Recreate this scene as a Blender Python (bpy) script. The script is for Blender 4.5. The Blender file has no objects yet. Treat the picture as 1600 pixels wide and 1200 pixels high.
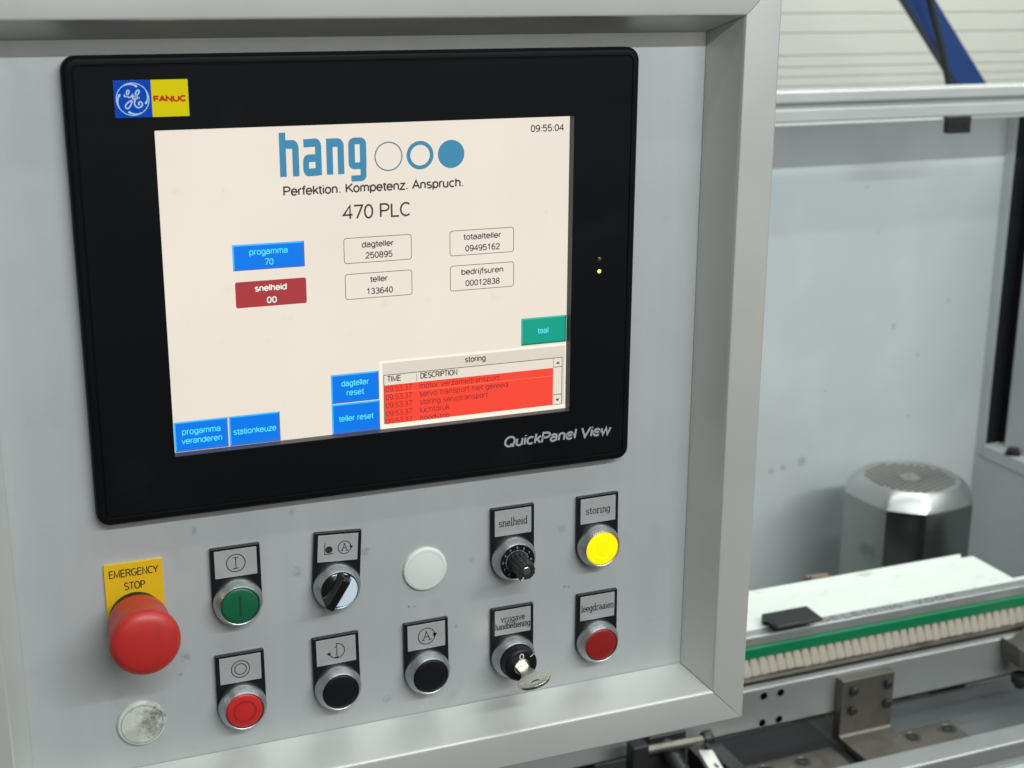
import bpy, bmesh, math, random
from mathutils import Vector, Matrix
random.seed(7)
S = 0.001                       # every length below is in millimetres
scene = bpy.context.scene
col = scene.collection
def lin(c): return tuple((v/255/12.92 if v/255 <= .04045 else ((v/255+.055)/1.055)**2.4) for v in c)

# ------------------------------------------------------------------ camera
cd = bpy.data.cameras.new('camera'); cam = bpy.data.objects.new('camera', cd); col.objects.link(cam)
yaw, pit, rol = math.radians(22.18729794), math.radians(-16.18301007), math.radians(0.32055454)
fw = Vector((math.sin(yaw)*math.cos(pit), math.cos(yaw)*math.cos(pit), math.sin(pit)))
r0 = Vector((math.cos(yaw), -math.sin(yaw), 0)); u0 = r0.cross(fw)
R = r0*math.cos(rol)+u0*math.sin(rol); U = -r0*math.sin(rol)+u0*math.cos(rol)
m = Matrix((R, U, -fw)).transposed().to_4x4()
m.translation = Vector((26.375, -801.82, 387.353))*S
cam.matrix_world = m
cd.sensor_width = 36; cd.lens = 2235.83/1600*36
cd.clip_start = 0.01; cd.clip_end = 50
cd.dof.use_dof = True; cd.dof.focus_distance = 0.875; cd.dof.aperture_fstop = 14
scene.camera = cam

# ------------------------------------------------------------------ world, lamps, exposure
w = bpy.data.worlds.new('World'); scene.world = w; w.use_nodes = True
bg = w.node_tree.nodes['Background']; bg.inputs[0].default_value = (.97, 1, .985, 1); bg.inputs[1].default_value = .085
def lamp(name, loc, target, sx, sy, power, color=(.93, 1, .97), spread=180):
    l = bpy.data.lights.new(name, 'AREA'); l.shape = 'RECTANGLE'; l.size = sx; l.size_y = sy
    l.energy = power; l.color = color; l.spread = math.radians(spread)
    o = bpy.data.objects.new(name, l); col.objects.link(o)
    d = Vector(target)-Vector(loc)
    o.matrix_world = Matrix.Translation(loc) @ d.to_track_quat('-Z', 'Y').to_matrix().to_4x4()
    return o
lamp('tube_lamp', (1.25, -2.4, 2.0), (1.25, 0, .35), 3.4, .05, 100, (.92, .99, 1))            # fluorescent row behind the viewer
lamp('hall_soft_light', (1.3, -3.5, 1.5), (.5, 0, .1), 3.0, 1.6, 42, (1, .975, .93))           # unseen soft area standing in for the hall's diffuse light
lamp('tube_lamp', (.9, .75, 2.3), (.9, .8, 0), 3.2, .25, 20, (.95, 1, .985))             # row above the machine bed
lamp('tube_lamp', (2.6, -.2, 2.0), (1.2, .4, -.2), .3, 2.4, 16, (.95, 1, .985))         # row to the right
lamp('tube_lamp', (3.2, 1.4, 2.6), (3.2, 3.0, .2), 3.0, .3, 66, (.98, 1, .97))          # row along the far wall
lamp('tube_lamp', (.8, -.75, 2.35), (.8, -.6, 0), 3.2, .1, 20, (.95, 1, .985))         # added unseen row above the operator, brightens the bottom ledge
vs = scene.view_settings; vs.view_transform = 'Standard'; vs.look = 'None'; vs.exposure = 0; vs.gamma = 1
scene.render.engine = 'CYCLES'
scene.render.resolution_x = 1024; scene.render.resolution_y = 768

# ------------------------------------------------------------------ materials
def nodes(name):
    mt = bpy.data.materials.new(name); mt.use_nodes = True
    return mt, mt.node_tree, mt.node_tree.nodes['Principled BSDF']
def mat(name, c, rough=.5, metal=0., mottle=.06, mscale=30, grain=.0, gscale=900, stretch=(1, 1, 1), bump=0., spec=.5,
        dirt=None, dscale=25, dlo=.6, dhi=.75, coat=0., marks=(), streak=0.):
    """c is sRGB 0-255; mottle = broad tone variation, grain = fine grain, dirt = (colour, strength) patches"""
    mt, nt, p = nodes(name)
    L = nt.links.new
    tc = nt.nodes.new('ShaderNodeTexCoord'); mp = nt.nodes.new('ShaderNodeMapping'); mp.inputs['Scale'].default_value = stretch
    L(tc.outputs['Object'], mp.inputs['Vector'])
    def noise(scale, detail=4, vec=mp):
        n = nt.nodes.new('ShaderNodeTexNoise'); n.inputs['Scale'].default_value = scale; n.inputs['Detail'].default_value = detail
        L(vec.outputs[0] if vec is mp else vec.outputs['Object'], n.inputs['Vector']); return n
    base = lin(c)
    n1 = noise(mscale, 5, tc); n2 = noise(gscale, 2)
    def mathn(op, a, b):
        q = nt.nodes.new('ShaderNodeMath'); q.operation = op
        for i, v in enumerate((a, b)):
            if isinstance(v, (int, float)): q.inputs[i].default_value = v
            else: L(v, q.inputs[i])
        return q.outputs[0]
    k = mathn('ADD', mathn('MULTIPLY', mathn('SUBTRACT', n1.outputs[0], .5), 2*mottle), mathn('MULTIPLY', mathn('SUBTRACT', n2.outputs[0], .5), 2*grain))
    if streak:                                            # vertical brushing and wiping streaks
        m3 = nt.nodes.new('ShaderNodeMapping'); m3.inputs['Scale'].default_value = (55, 1, 3.5); L(tc.outputs['Object'], m3.inputs['Vector'])
        n4 = nt.nodes.new('ShaderNodeTexNoise'); n4.inputs['Scale'].default_value = 1; n4.inputs['Detail'].default_value = 4; L(m3.outputs[0], n4.inputs['Vector'])
        k = mathn('ADD', k, mathn('MULTIPLY', mathn('SUBTRACT', n4.outputs[0], .5), 2*streak))
    k = mathn('ADD', k, 1.)
    vm = nt.nodes.new('ShaderNodeVectorMath'); vm.operation = 'SCALE'; vm.inputs[0].default_value = base; L(k, vm.inputs['Scale'])
    out = vm.outputs[0]
    masks = []
    if dirt:
        dn = noise(dscale, 8, tc); mr = nt.nodes.new('ShaderNodeMapRange')
        mr.inputs['From Min'].default_value = dlo; mr.inputs['From Max'].default_value = dhi; mr.inputs['To Max'].default_value = dirt[1]
        L(dn.outputs[0], mr.inputs['Value']); masks.append((mr.outputs[0], dirt[0]))
    for (mx, my, mz, rad, st, mc) in marks:               # single scuffs: centre (mm), radius, strength, colour
        sub = nt.nodes.new('ShaderNodeVectorMath'); sub.operation = 'DISTANCE'
        off = nt.nodes.new('ShaderNodeMixRGB'); off.blend_type = 'ADD'; off.inputs[0].default_value = rad*.0022
        nn = noise(260, 3, tc); L(tc.outputs['Object'], off.inputs[1]); L(nn.outputs['Color'], off.inputs[2])
        L(off.outputs[0], sub.inputs[0]); b = rad*.0022*.5
        sub.inputs[1].default_value = (mx*S+b, my*S+b, mz*S+b)
        mr = nt.nodes.new('ShaderNodeMapRange'); mr.inputs['From Min'].default_value = rad*S; mr.inputs['From Max'].default_value = rad*S*.3
        mr.inputs['To Max'].default_value = st; L(sub.outputs['Value'], mr.inputs['Value'])
        n3 = noise(600, 4, tc); m2 = mathn('MULTIPLY', mr.outputs[0], n3.outputs[0]); masks.append((m2, mc))
    for f, dc in masks:
        mx_ = nt.nodes.new('ShaderNodeMixRGB'); L(f, mx_.inputs[0]); L(out, mx_.inputs[1]); mx_.inputs[2].default_value = (*lin(dc), 1); out = mx_.outputs[0]
    L(out, p.inputs['Base Color'])
    p.inputs['Metallic'].default_value = metal
    p.inputs['Specular IOR Level'].default_value = spec
    p.inputs['Coat Weight'].default_value = coat; p.inputs['Coat Roughness'].default_value = .08
    rr = mathn('ADD', mathn('MULTIPLY', mathn('SUBTRACT', n1.outputs[0], .5), .18 if mottle > 0 else 0.), rough); L(rr, p.inputs['Roughness'])
    if bump:
        bp = nt.nodes.new('ShaderNodeBump'); bp.inputs['Strength'].default_value = bump; bp.inputs['Distance'].default_value = .0004
        L(n2.outputs[0], bp.inputs['Height']); L(bp.outputs[0], p.inputs['Normal'])
    return mt
def glow(name, c, strength=1., rough=.35, vary=0., base=(8, 8, 9)):
    mt, nt, p = nodes(name)
    p.inputs['Base Color'].default_value = (*lin(base), 1); p.inputs['Roughness'].default_value = rough
    p.inputs['Specular IOR Level'].default_value = .25
    p.inputs['Emission Color'].default_value = (*lin(c), 1); p.inputs['Emission Strength'].default_value = strength
    if vary:                                               # uneven backlight of an old display
        tc = nt.nodes.new('ShaderNodeTexCoord'); n = nt.nodes.new('ShaderNodeTexNoise'); n.inputs['Scale'].default_value = 9; n.inputs['Detail'].default_value = 6
        nt.links.new(tc.outputs['Object'], n.inputs['Vector'])
        mr = nt.nodes.new('ShaderNodeMapRange'); mr.inputs['From Min'].default_value = .3; mr.inputs['From Max'].default_value = .7
        mr.inputs['To Min'].default_value = strength*(1-vary); mr.inputs['To Max'].default_value = strength*(1+vary)
        nt.links.new(n.outputs[0], mr.inputs['Value'])
        n2 = nt.nodes.new('ShaderNodeTexNoise'); n2.inputs['Scale'].default_value = 75; n2.inputs['Detail'].default_value = 7; nt.links.new(tc.outputs['Object'], n2.inputs['Vector'])
        m2 = nt.nodes.new('ShaderNodeMapRange'); m2.inputs['From Min'].default_value = .66; m2.inputs['From Max'].default_value = .82; m2.inputs['To Min'].default_value = 1; m2.inputs['To Max'].default_value = .88
        nt.links.new(n2.outputs[0], m2.inputs['Value'])                    # dust and finger marks on the glass
        mm = nt.nodes.new('ShaderNodeMath'); mm.operation = 'MULTIPLY'; nt.links.new(mr.outputs[0], mm.inputs[0]); nt.links.new(m2.outputs[0], mm.inputs[1]); nt.links.new(mm.outputs[0], p.inputs['Emission Strength'])
    return mt

SC = (70, 74, 74)
M = {}
M['panel'] = mat('anodised_panel', (178, 182, 182), .40, .30, .035, 14, .05, 1300, (1, 1, .35), .05, dirt=((128, 134, 132), .25), dscale=34, dlo=.62, dhi=.8, streak=.07,
    marks=[(x-265, 0, z+82, r, s*.75, SC) for x, z, r, s in ((255, 37, 3.5, .7), (228, 36, 3, .8), (212, 30, 4, .7), (141, -14, 4, .8), (137, -25, 2, .8),
        (390, 33, 4, .5), (283, -5, 1.2, 1.5), (287, -5.5, 1.0, 1.5), (392, -9, 1, 1.5), (395, -9.4, 1, 1.4), (326, 20, 3, .5), (268, -68, 4, .6), (150, 66, 3, .7), (209, 70, 3, .6), (315, -24, 2, .7))])
M['frame'] = mat('aluminium_profile', (202, 203, 198), .35, .5, .03, 9, .04, 1500, (1, 1, 1), .03, dirt=((140, 145, 142), .12), dscale=20, dlo=.62, dhi=.9)
M['box'] = mat('cabinet_steel', (120, 125, 124), .5)
M['bezel'] = mat('black_bezel_plastic', (6, 8, 10), .5, 0, .1, 20, .1, 1500, bump=.05, spec=.12, dirt=((30, 33, 37), .3), dscale=18, dlo=.62, dhi=.85)
M['reveal'] = mat('display_reveal', (62, 62, 66), .5)
M['holder'] = mat('legend_holder_black', (16, 17, 19), .38, 0, .1, 60, .1, 1500, spec=.35)
M['legend'] = mat('engraved_legend', (172, 174, 174), .4, .35, .05, 120, .06, 2500, (.3, 1, 1))
M['ink'] = mat('engraving_black', (24, 24, 25), .6)
M['satin'] = mat('satin_chrome', (178, 181, 183), .40, 1., .0, 60, .0, 2000)
M['green'] = mat('green_cap', (12, 88, 56), .36, 0, .06, 80, .05, 1500)
M['green_dark'] = mat('green_mark', (6, 56, 36), .5)
M['red'] = mat('red_cap', (182, 38, 36), .36, 0, .06, 80, .05, 1500)
M['red_mark'] = mat('red_mark', (150, 30, 30), .42)
M['dark_red'] = mat('dark_red_cap', (134, 22, 20), .4, 0, .07, 90, .05, 1500)
M['black_cap'] = mat('black_cap', (13, 14, 17), .4, spec=.3)
M['gloss_black'] = mat('gloss_black', (12, 12, 13), .2, coat=.3)
M['wedge'] = mat('pale_wedge', (206, 222, 232), .22, 0, .12, 150, coat=.4)
M['estop_red'] = mat('mushroom_red', (174, 40, 36), .42, 0, .08, 60, .06, 900, bump=.04, dirt=((112, 32, 30), .6), dscale=60, dlo=.55, dhi=.85)
M['yellow'] = mat('yellow_plate', (206, 166, 4), .5, 0, .06, 60, .04, 1200, dirt=((170, 120, 10), .35), dscale=90, dlo=.6, dhi=.8)
M['plug'] = mat('grey_plug', (198, 205, 198), .5, 0, .04, 80, .03, 1500)
M['plug_dirty'] = mat('dirty_plug', (186, 190, 182), .55, 0, .12, 70, .30, 1500, dirt=((104, 102, 92), .8), dscale=60, dlo=.48, dhi=.85, marks=[(6, -2, 3, 11, 1.1, (84, 82, 72)), (10, -2, 6, 6, 1.2, (70, 68, 60)), (5, -2, -4, 8, .8, (100, 98, 88))])
M['white_ink'] = mat('white_print', (205, 208, 206), .5)
M['grey_ink'] = mat('grey_print', (146, 150, 153), .5)
M['logo_blue'] = mat('badge_blue', (2, 68, 172), .6, spec=.1)
M['logo_yellow'] = mat('badge_yellow', (212, 196, 2), .6, spec=.1)
M['logo_white'] = mat('badge_white', (178, 204, 240), .4)
M['logo_red'] = mat('badge_red', (186, 50, 18), .6, spec=.1)
M['lit_yellow'] = glow('lit_yellow_lens', (255, 200, 0), 1.0, .3, 0, (200, 160, 10))
M['lit_yellow_hot'] = glow('lit_yellow_core', (255, 224, 20), 1.05, .3, 0, (200, 160, 10))
M['led_on'] = glow('led_on', (240, 245, 90), 1.6)
M['led_off'] = mat('led_off', (62, 66, 30), .3)
M['nickel'] = mat('nickel_key', (196, 192, 180), .28, 1., .10, 90, .05, 1500)
# display picture
D = dict(bgc=(238, 228, 214), win=(222, 214, 198), winedge=(252, 246, 228), head=(232, 224, 208), blue=(0, 122, 236), blue_hi=(70, 190, 255), blue_lo=(60, 110, 200),
         red=(172, 58, 62), cyan=(96, 232, 255), white=(232, 255, 242), ink=(64, 58, 54), line=(112, 104, 96), teal=(22, 160, 136), teal_hi=(70, 190, 170), teal_lo=(14, 120, 104),
         alarm=(250, 74, 56), alarm_line=(255, 120, 84), alarm_ink=(140, 44, 40), hang=(66, 138, 174), hang_thin=(96, 128, 144), title=(64, 58, 54))
for k_, c_ in D.items(): M['d_'+k_] = glow('display_'+k_, c_, 1., .4, .035 if k_ in ('bgc',) else 0)
# machine
M['sheet'] = mat('painted_sheet', (192, 200, 200), .42, 0, .04, 5, .02, 700, dirt=((206, 213, 213), .35), dscale=5, dlo=.5, dhi=.62,
    marks=[(x-1400, 0, z+1000, r, .9, (96, 102, 100)) for x, z, r in ((1640, -240, 7), (1700, -300, 5), (1560, 20, 4), (1460, -480, 12), (1420, -486, 7), (1395, -490, 7), (1590, -60, 4), (1690, -420, 5), (1760, -200, 5), (1500, -350, 4))])
M['dark'] = mat('dark_gap', (46, 50, 52), .5)
M['alu'] = mat('bare_aluminium', (186, 189, 188), .32, .7, .05, 18, .06, 900, (.2, 1, 1))
M['alu_dark'] = mat('slot_aluminium', (120, 122, 124), .5, .4)
M['white'] = mat('white_laminate', (222, 230, 222), .45, 0, .03, 18, .02, 900, dirt=((160, 160, 150), .55), dscale=40, dlo=.62, dhi=.8)
M['brush_green'] = mat('green_brush_back', (0, 112, 70), .4, 0, .05, 30)
M['bristle'] = mat('bristle', (180, 172, 158), .85, 0, .22, 45, .5, 320, (4, 4, .12), bump=.6)
M['steel'] = mat('ground_steel', (122, 118, 110), .38, .75, .10, 22, .08, 900, dirt=((84, 78, 68), .7), dscale=26, dlo=.5, dhi=.75)
M['dark_steel'] = mat('blackened_steel', (58, 58, 58), .42, .6, .15, 40)
M['bed'] = mat('painted_bed', (98, 102, 102), .5, 0, .06, 10, .03, 700, dirt=((104, 106, 102), .5), dscale=16, dlo=.58, dhi=.78)
M['stainless'] = mat('stainless_cowl', (158, 162, 158), .2, 1., .08, 12, .04, 800, dirt=((70, 68, 60), .6), dscale=14, dlo=.6, dhi=.8)
M['rim'] = mat('brushed_rim', (196, 200, 198), .36, 1., .05, 12, .03, 800)
M['rail'] = mat('rail_aluminium', (208, 211, 209), .35, .35, .04, 14, .04, 900)
M['grille'] = mat('grille_grey', (150, 150, 145), .5, .3, .08, 60)
M['black_plastic'] = mat('black_plastic', (34, 35, 36), .45, 0, .08, 50, .1, 1500, bump=.06)
M['rust'] = mat('rusty_steel', (140, 116, 98), .7, .2, .2, 60)
M['blue'] = mat('blue_paint', (38, 66, 122), .45, 0, .06, 6)
M['cladding'] = mat('cream_cladding', (222, 224, 212), .5, 0, .04, 3, .02, 300)
M['marker'] = mat('marker_ink', (62, 68, 74), .6)
M['sticker'] = mat('sticker_blue', (50, 110, 180), .5)

# ------------------------------------------------------------------ object helpers
ORG = {}
def tag(o, label, cat, group=None):
    o['label'] = label; o['category'] = cat
    if group: o['group'] = group
    return o
def thing(name, loc, label, cat, group=None):
    o = bpy.data.objects.new(name, None); col.objects.link(o); o.empty_display_size = .01
    o.location = Vector(loc)*S; ORG[o.name] = Vector(loc)
    return tag(o, label, cat, group)
class MB:
    """collects geometry given in world millimetres; build() links it as ONE mesh object"""
    def __init__(s): s.v = []; s.f = []; s.mi = []
    def add(s, vs, fs, mi=0):
        b = len(s.v); s.v += [tuple(v) for v in vs]
        s.f += [tuple(b+i for i in f) for f in fs]; s.mi += [mi]*len(fs); return s
    def box(s, x0, x1, y0, y1, z0, z1, mi=0):
        return s.add([(x, y, z) for x in (x0, x1) for y in (y0, y1) for z in (z0, z1)],
                     [(0, 1, 3, 2), (4, 6, 7, 5), (0, 4, 5, 1), (2, 3, 7, 6), (0, 2, 6, 4), (1, 5, 7, 3)], mi)
    def prism(s, pts, y0, y1, mi=0):                     # polygon in XZ, extruded along Y
        n = len(pts); V = [(x, y0, z) for x, z in pts]+[(x, y1, z) for x, z in pts]
        return s.add(V, [tuple(range(n)), tuple(range(2*n-1, n-1, -1))]+[(i, i+n, (i+1) % n+n, (i+1) % n) for i in range(n)], mi)
    def prismx(s, pts, x0, x1, mi=0):                    # polygon in YZ, extruded along X
        n = len(pts); V = [(x0, y, z) for y, z in pts]+[(x1, y, z) for y, z in pts]
        return s.add(V, [tuple(range(n)), tuple(range(2*n-1, n-1, -1))]+[(i, i+n, (i+1) % n+n, (i+1) % n) for i in range(n)], mi)
    def prismz(s, pts, z0, z1, mi=0):
        n = len(pts); V = [(x, y, z0) for x, y in pts]+[(x, y, z1) for x, y in pts]
        return s.add(V, [tuple(range(n)), tuple(range(2*n-1, n-1, -1))]+[(i, i+n, (i+1) % n+n, (i+1) % n) for i in range(n)], mi)
    def lathe(s, prof, c=(0, 0, 0), axis='y', n=56, mi=0, wob=None):   # prof = (radius, position along axis)
        k = len(prof); V = []
        for j in range(n):
            a = 2*math.pi*j/n
            for i, (r, t) in enumerate(prof):
                rr = r*(wob(a, i) if wob else 1)
                p, q = rr*math.cos(a), rr*math.sin(a)
                V.append((c[0]+p, c[1]+t, c[2]+q) if axis == 'y' else (c[0]+p, c[1]+q, c[2]+t) if axis == 'z' else (c[0]+t, c[1]+p, c[2]+q))
        F = [(j*k+i, ((j+1) % n)*k+i, ((j+1) % n)*k+i+1, j*k+i+1) for j in range(n) for i in range(k-1)]
        s.add(V, F, mi); b = len(s.v)-n*k
        for i, cap in ((0, prof[0][0]), (k-1, prof[-1][0])):
            if cap > 1e-6: s.f.append(tuple(b+j*k+i for j in range(n))); s.mi.append(mi)
        return s
    def ribbon(s, pts, wd, y, closed=False, mi=0, plane='xz'):
        P = []
        for a, b in pts:
            q = Vector((a, b))
            if not P or (q-P[-1]).length > 1e-4: P.append(q)
        n = len(P); V = []
        for i in range(n):
            a = P[(i-1) % n] if (closed or i > 0) else None; b = P[(i+1) % n] if (closed or i < n-1) else None
            d1 = (P[i]-a).normalized() if a is not None else None; d2 = (b-P[i]).normalized() if b is not None else None
            if d1 is None: d1 = d2
            if d2 is None: d2 = d1
            t = (d1+d2); t = t.normalized() if t.length > 1e-6 else d1
            nn = Vector((-t.y, t.x)); c = max(.45, nn.dot(Vector((-d1.y, d1.x)))); o = nn*(wd/2/c)
            for q in (P[i]+o, P[i]-o): V.append((q.x, y, q.y) if plane == 'xz' else (q.x, q.y, y))
        s.add(V, [(2*i, 2*i+1, (2*i+3) % (2*n), (2*i+2) % (2*n)) for i in range(n if closed else n-1)], mi); return s
    def disc(s, x, z, r, y, n=32, rx=None, mi=0):
        return s.add([(x+(rx or r)*math.cos(2*math.pi*i/n), y, z+r*math.sin(2*math.pi*i/n)) for i in range(n)], [tuple(range(n))], mi)
    def loops(s, L, close_first=True, close_last=True, mi=0):   # list of equally long closed loops of points
        n = len(L[0]); V = [p for l in L for p in l]
        F = [(k*n+i, k*n+(i+1) % n, (k+1)*n+(i+1) % n, (k+1)*n+i) for k in range(len(L)-1) for i in range(n)]
        if close_first: F.append(tuple(range(n)))
        if close_last: F.append(tuple((len(L)-1)*n+i for i in range(n)))
        return s.add(V, F, mi)
    def tube(s, pts, r, n=12, mi=0):
        P = [Vector(p) for p in pts]; L = []
        for i, p in enumerate(P):
            d = (P[min(i+1, len(P)-1)]-P[max(i-1, 0)]).normalized()
            a = d.cross(Vector((0, 0, 1)));  a = a.normalized() if a.length > .01 else Vector((1, 0, 0)); b = d.cross(a)
            rr = r[i] if isinstance(r, (list, tuple)) else r
            L.append([tuple(p+rr*(math.cos(2*math.pi*j/n)*a+math.sin(2*math.pi*j/n)*b)) for j in range(n)])
        return s.loops(L, mi=mi)
    def build(s, name, m_, parent=None, bev=0, seg=2, smooth=True, angle=35, facing=None, loc=None):
        org = Vector((0, 0, 0)); p = parent
        while p is not None and p.parent is not None: p = p.parent
        if p is not None: org = ORG[p.name]
        elif loc is not None: org = Vector(loc)
        me = bpy.data.meshes.new(name)
        me.from_pydata([tuple((Vector(v)-org)*S) for v in s.v], [], s.f)
        for x in (m_ if isinstance(m_, list) else [m_]): me.materials.append(M[x])
        for pl, i in zip(me.polygons, s.mi): pl.material_index = i
        bm = bmesh.new(); bm.from_mesh(me)
        if facing is None: bmesh.ops.recalc_face_normals(bm, faces=bm.faces)
        else:
            for f in bm.faces:
                f.normal_update()
                if f.normal.dot(Vector(facing)) < 0: f.normal_flip()
        bm.to_mesh(me); bm.free()
        if smooth:
            for pl in me.polygons: pl.use_smooth = True
            me.set_sharp_from_angle(angle=math.radians(angle))
        me.update()
        o = bpy.data.objects.new(name, me); col.objects.link(o)
        if parent is not None: o.parent = parent
        else: o.location = org*S; ORG[o.name] = org
        if bev:
            b = o.modifiers.new('bevel', 'BEVEL'); b.width = bev*S; b.segments = seg; b.limit_method = 'ANGLE'; b.angle_limit = math.radians(40)
            b.harden_normals = smooth
        return o
def rrect(x0, x1, z0, z1, r, n=6):
    P = []
    for cx, cz, a0 in ((x1-r, z1-r, 0), (x0+r, z1-r, 90), (x0+r, z0+r, 180), (x1-r, z0+r, 270)):
        for i in range(n+1):
            a = math.radians(a0+90*i/n); P.append((cx+r*math.cos(a), cz+r*math.sin(a)))
    return P
def arc(cx, cy, rx, ry, a0, a1, n=14):
    return [(cx+rx*math.cos(math.radians(a0+(a1-a0)*i/n)), cy+ry*math.sin(math.radians(a0+(a1-a0)*i/n))) for i in range(n+1)]
def smoothline(P, k=6):
    out = []
    for i in range(len(P)-1):
        p0, p1, p2, p3 = [Vector(P[max(0, min(len(P)-1, j))]) for j in (i-1, i, i+1, i+2)]
        for q in range(k):
            t = q/k; out.append(tuple(.5*((2*p1)+(p2-p0)*t+(2*p0-5*p1+4*p2-p3)*t*t+(3*p1-p0-3*p2+p3)*t**3)))
    out.append(tuple(P[-1])); return out

# plain sans lettering drawn stroke by stroke (cap height 1); each glyph = (advance, strokes)
def _sans():
    O = lambda cx_, cy_, rx, ry: arc(cx_, cy_, rx, ry, 0, 360, 26)
    sh = lambda x: arc(x+.18, .5, .18, .22, 155, 0, 10)
    G = {}
    G['0'] = (.60, [O(.30, .5, .22, .5)]); G['1'] = (.60, [[(.12, .78), (.33, 1), (.33, 0)]])
    G['2'] = (.60, [arc(.29, .72, .22, .28, 165, -38)+[(.06, 0), (.54, 0)]]); G['3'] = (.60, [arc(.28, .76, .2, .24, 150, -80)+arc(.28, .26, .23, .26, 80, -150)])
    G['4'] = (.60, [[(.43, 0), (.43, 1), (.05, .3), (.57, .3)]]); G['5'] = (.60, [[(.5, 1), (.14, 1), (.1, .53)]+arc(.29, .32, .23, .32, 128, -150)])
    G['6'] = (.60, [O(.30, .31, .22, .31), arc(.33, .5, .25, .5, 55, 185)]); G['7'] = (.60, [[(.06, 1), (.54, 1), (.22, 0)]])
    G['8'] = (.60, [O(.30, .76, .18, .24), O(.30, .26, .22, .26)]); G['9'] = (.60, [O(.30, .69, .22, .31), arc(.27, .5, .25, .5, -125, 5)])
    G[':'] = (.26, [[(.13, 0), (.13, .13)], [(.13, .56), (.13, .69)]]); G['.'] = (.28, [[(.13, 0), (.13, .13)]]); G[' '] = (.30, [])
    G['a'] = (.54, [arc(.26, .5, .18, .22, 160, 0, 10)+[(.44, 0)], [(.44, .42), (.25, .42)]+arc(.23, .21, .17, .21, 90, 270, 10)+[(.32, .02), (.44, .14)]])
    G['b'] = (.57, [[(.09, 0), (.09, 1)], O(.3, .36, .2, .36)]); G['c'] = (.52, [arc(.29, .36, .22, .36, 48, 312)])
    G['d'] = (.57, [O(.27, .36, .2, .36), [(.48, 0), (.48, 1)]]); G['e'] = (.56, [[(.07, .38), (.5, .38)]+arc(.28, .36, .22, .36, 3, 318)])
    G['f'] = (.30, [[(.14, 0), (.14, .85)]+arc(.27, .85, .13, .15, 180, 80, 6), [(.01, .72), (.28, .72)]])
    G['g'] = (.57, [O(.27, .36, .2, .36), [(.48, .72), (.48, -.08)]+arc(.27, -.08, .21, .18, 0, -150, 10)])
    G['h'] = (.55, [[(.09, 0), (.09, 1)], sh(.09)+[(.45, 0)]]); G['n'] = (.55, [[(.09, 0), (.09, .72)], sh(.09)+[(.45, 0)]])
    G['i'] = (.20, [[(.1, 0), (.1, .72)], [(.1, .88), (.1, 1)]]); G['l'] = (.20, [[(.1, 0), (.1, 1)]])
    G['j'] = (.22, [[(.12, .72), (.12, -.12)]+arc(.02, -.12, .1, .12, 0, -80, 6), [(.12, .88), (.12, 1)]])
    G['k'] = (.48, [[(.09, 0), (.09, 1)], [(.43, .72), (.1, .3)], [(.21, .44), (.46, 0)]])
    G['m'] = (.80, [[(.09, 0), (.09, .72)], arc(.24, .54, .15, .18, 160, 0, 8)+[(.39, 0)], arc(.55, .54, .16, .18, 160, 0, 8)+[(.71, 0)]])
    G['o'] = (.56, [O(.28, .36, .21, .36)]); G['p'] = (.57, [[(.09, .72), (.09, -.26)], O(.3, .36, .2, .36)])
    G['r'] = (.34, [[(.09, 0), (.09, .72)], [(.09, .44)]+arc(.27, .5, .18, .22, 155, 78, 6)])
    G['s'] = (.50, [arc(.25, .54, .17, .18, 40, 262, 12)+arc(.25, .18, .19, .18, 82, -142, 12)])
    G['t'] = (.30, [[(.14, .92), (.14, .14)]+arc(.25, .14, .11, .14, 180, 290, 6), [(.01, .72), (.28, .72)]])
    G['u'] = (.55, [[(.09, .72), (.09, .2)]+arc(.27, .2, .18, .2, 180, 345, 10), [(.45, .72), (.45, 0)]])
    G['v'] = (.49, [[(.03, .72), (.245, 0), (.46, .72)]]); G['w'] = (.70, [[(.03, .72), (.19, 0), (.35, .72), (.51, 0), (.67, .72)]])
    G['z'] = (.50, [[(.06, .72), (.43, .72), (.05, 0), (.46, 0)]])
    G['A'] = (.66, [[(.03, 0), (.33, 1), (.63, 0)], [(.14, .34), (.52, .34)]]); G['C'] = (.70, [arc(.38, .5, .31, .5, 48, 312)])
    G['D'] = (.71, [[(.1, 0), (.1, 1), (.3, 1)]+arc(.3, .5, .33, .5, 85, -85)+[(.3, 0), (.1, 0)]]); G['E'] = (.64, [[(.57, 1), (.1, 1), (.1, 0), (.58, 0)], [(.1, .53), (.53, .53)]])
    G['F'] = (.58, [[(.54, 1), (.1, 1), (.1, 0)], [(.1, .52), (.49, .52)]]); G['G'] = (.77, [arc(.39, .5, .32, .5, 50, 340)+[(.7, .46), (.42, .46)]])
    G['I'] = (.26, [[(.13, 0), (.13, 1)]]); G['K'] = (.66, [[(.1, 0), (.1, 1)], [(.6, 1), (.11, .4)], [(.26, .58), (.64, 0)]]); G['L'] = (.56, [[(.1, 1), (.1, 0), (.53, 0)]])
    G['M'] = (.84, [[(.1, 0), (.1, 1), (.42, .06), (.74, 1), (.74, 0)]]); G['N'] = (.72, [[(.1, 0), (.1, 1), (.62, 0), (.62, 1)]]); G['O'] = (.78, [O(.39, .5, .32, .5)])
    G['P'] = (.64, [[(.1, 0), (.1, 1), (.34, 1)]+arc(.34, .74, .24, .26, 85, -85, 10)+[(.34, .48), (.1, .48)]]); G['Q'] = (.78, [O(.39, .5, .32, .5), [(.44, .24), (.72, -.06)]])
    G['R'] = (.70, [[(.1, 0), (.1, 1), (.36, 1)]+arc(.36, .75, .24, .25, 85, -85, 10)+[(.36, .5), (.1, .5)], [(.38, .5), (.64, 0)]])
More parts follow.
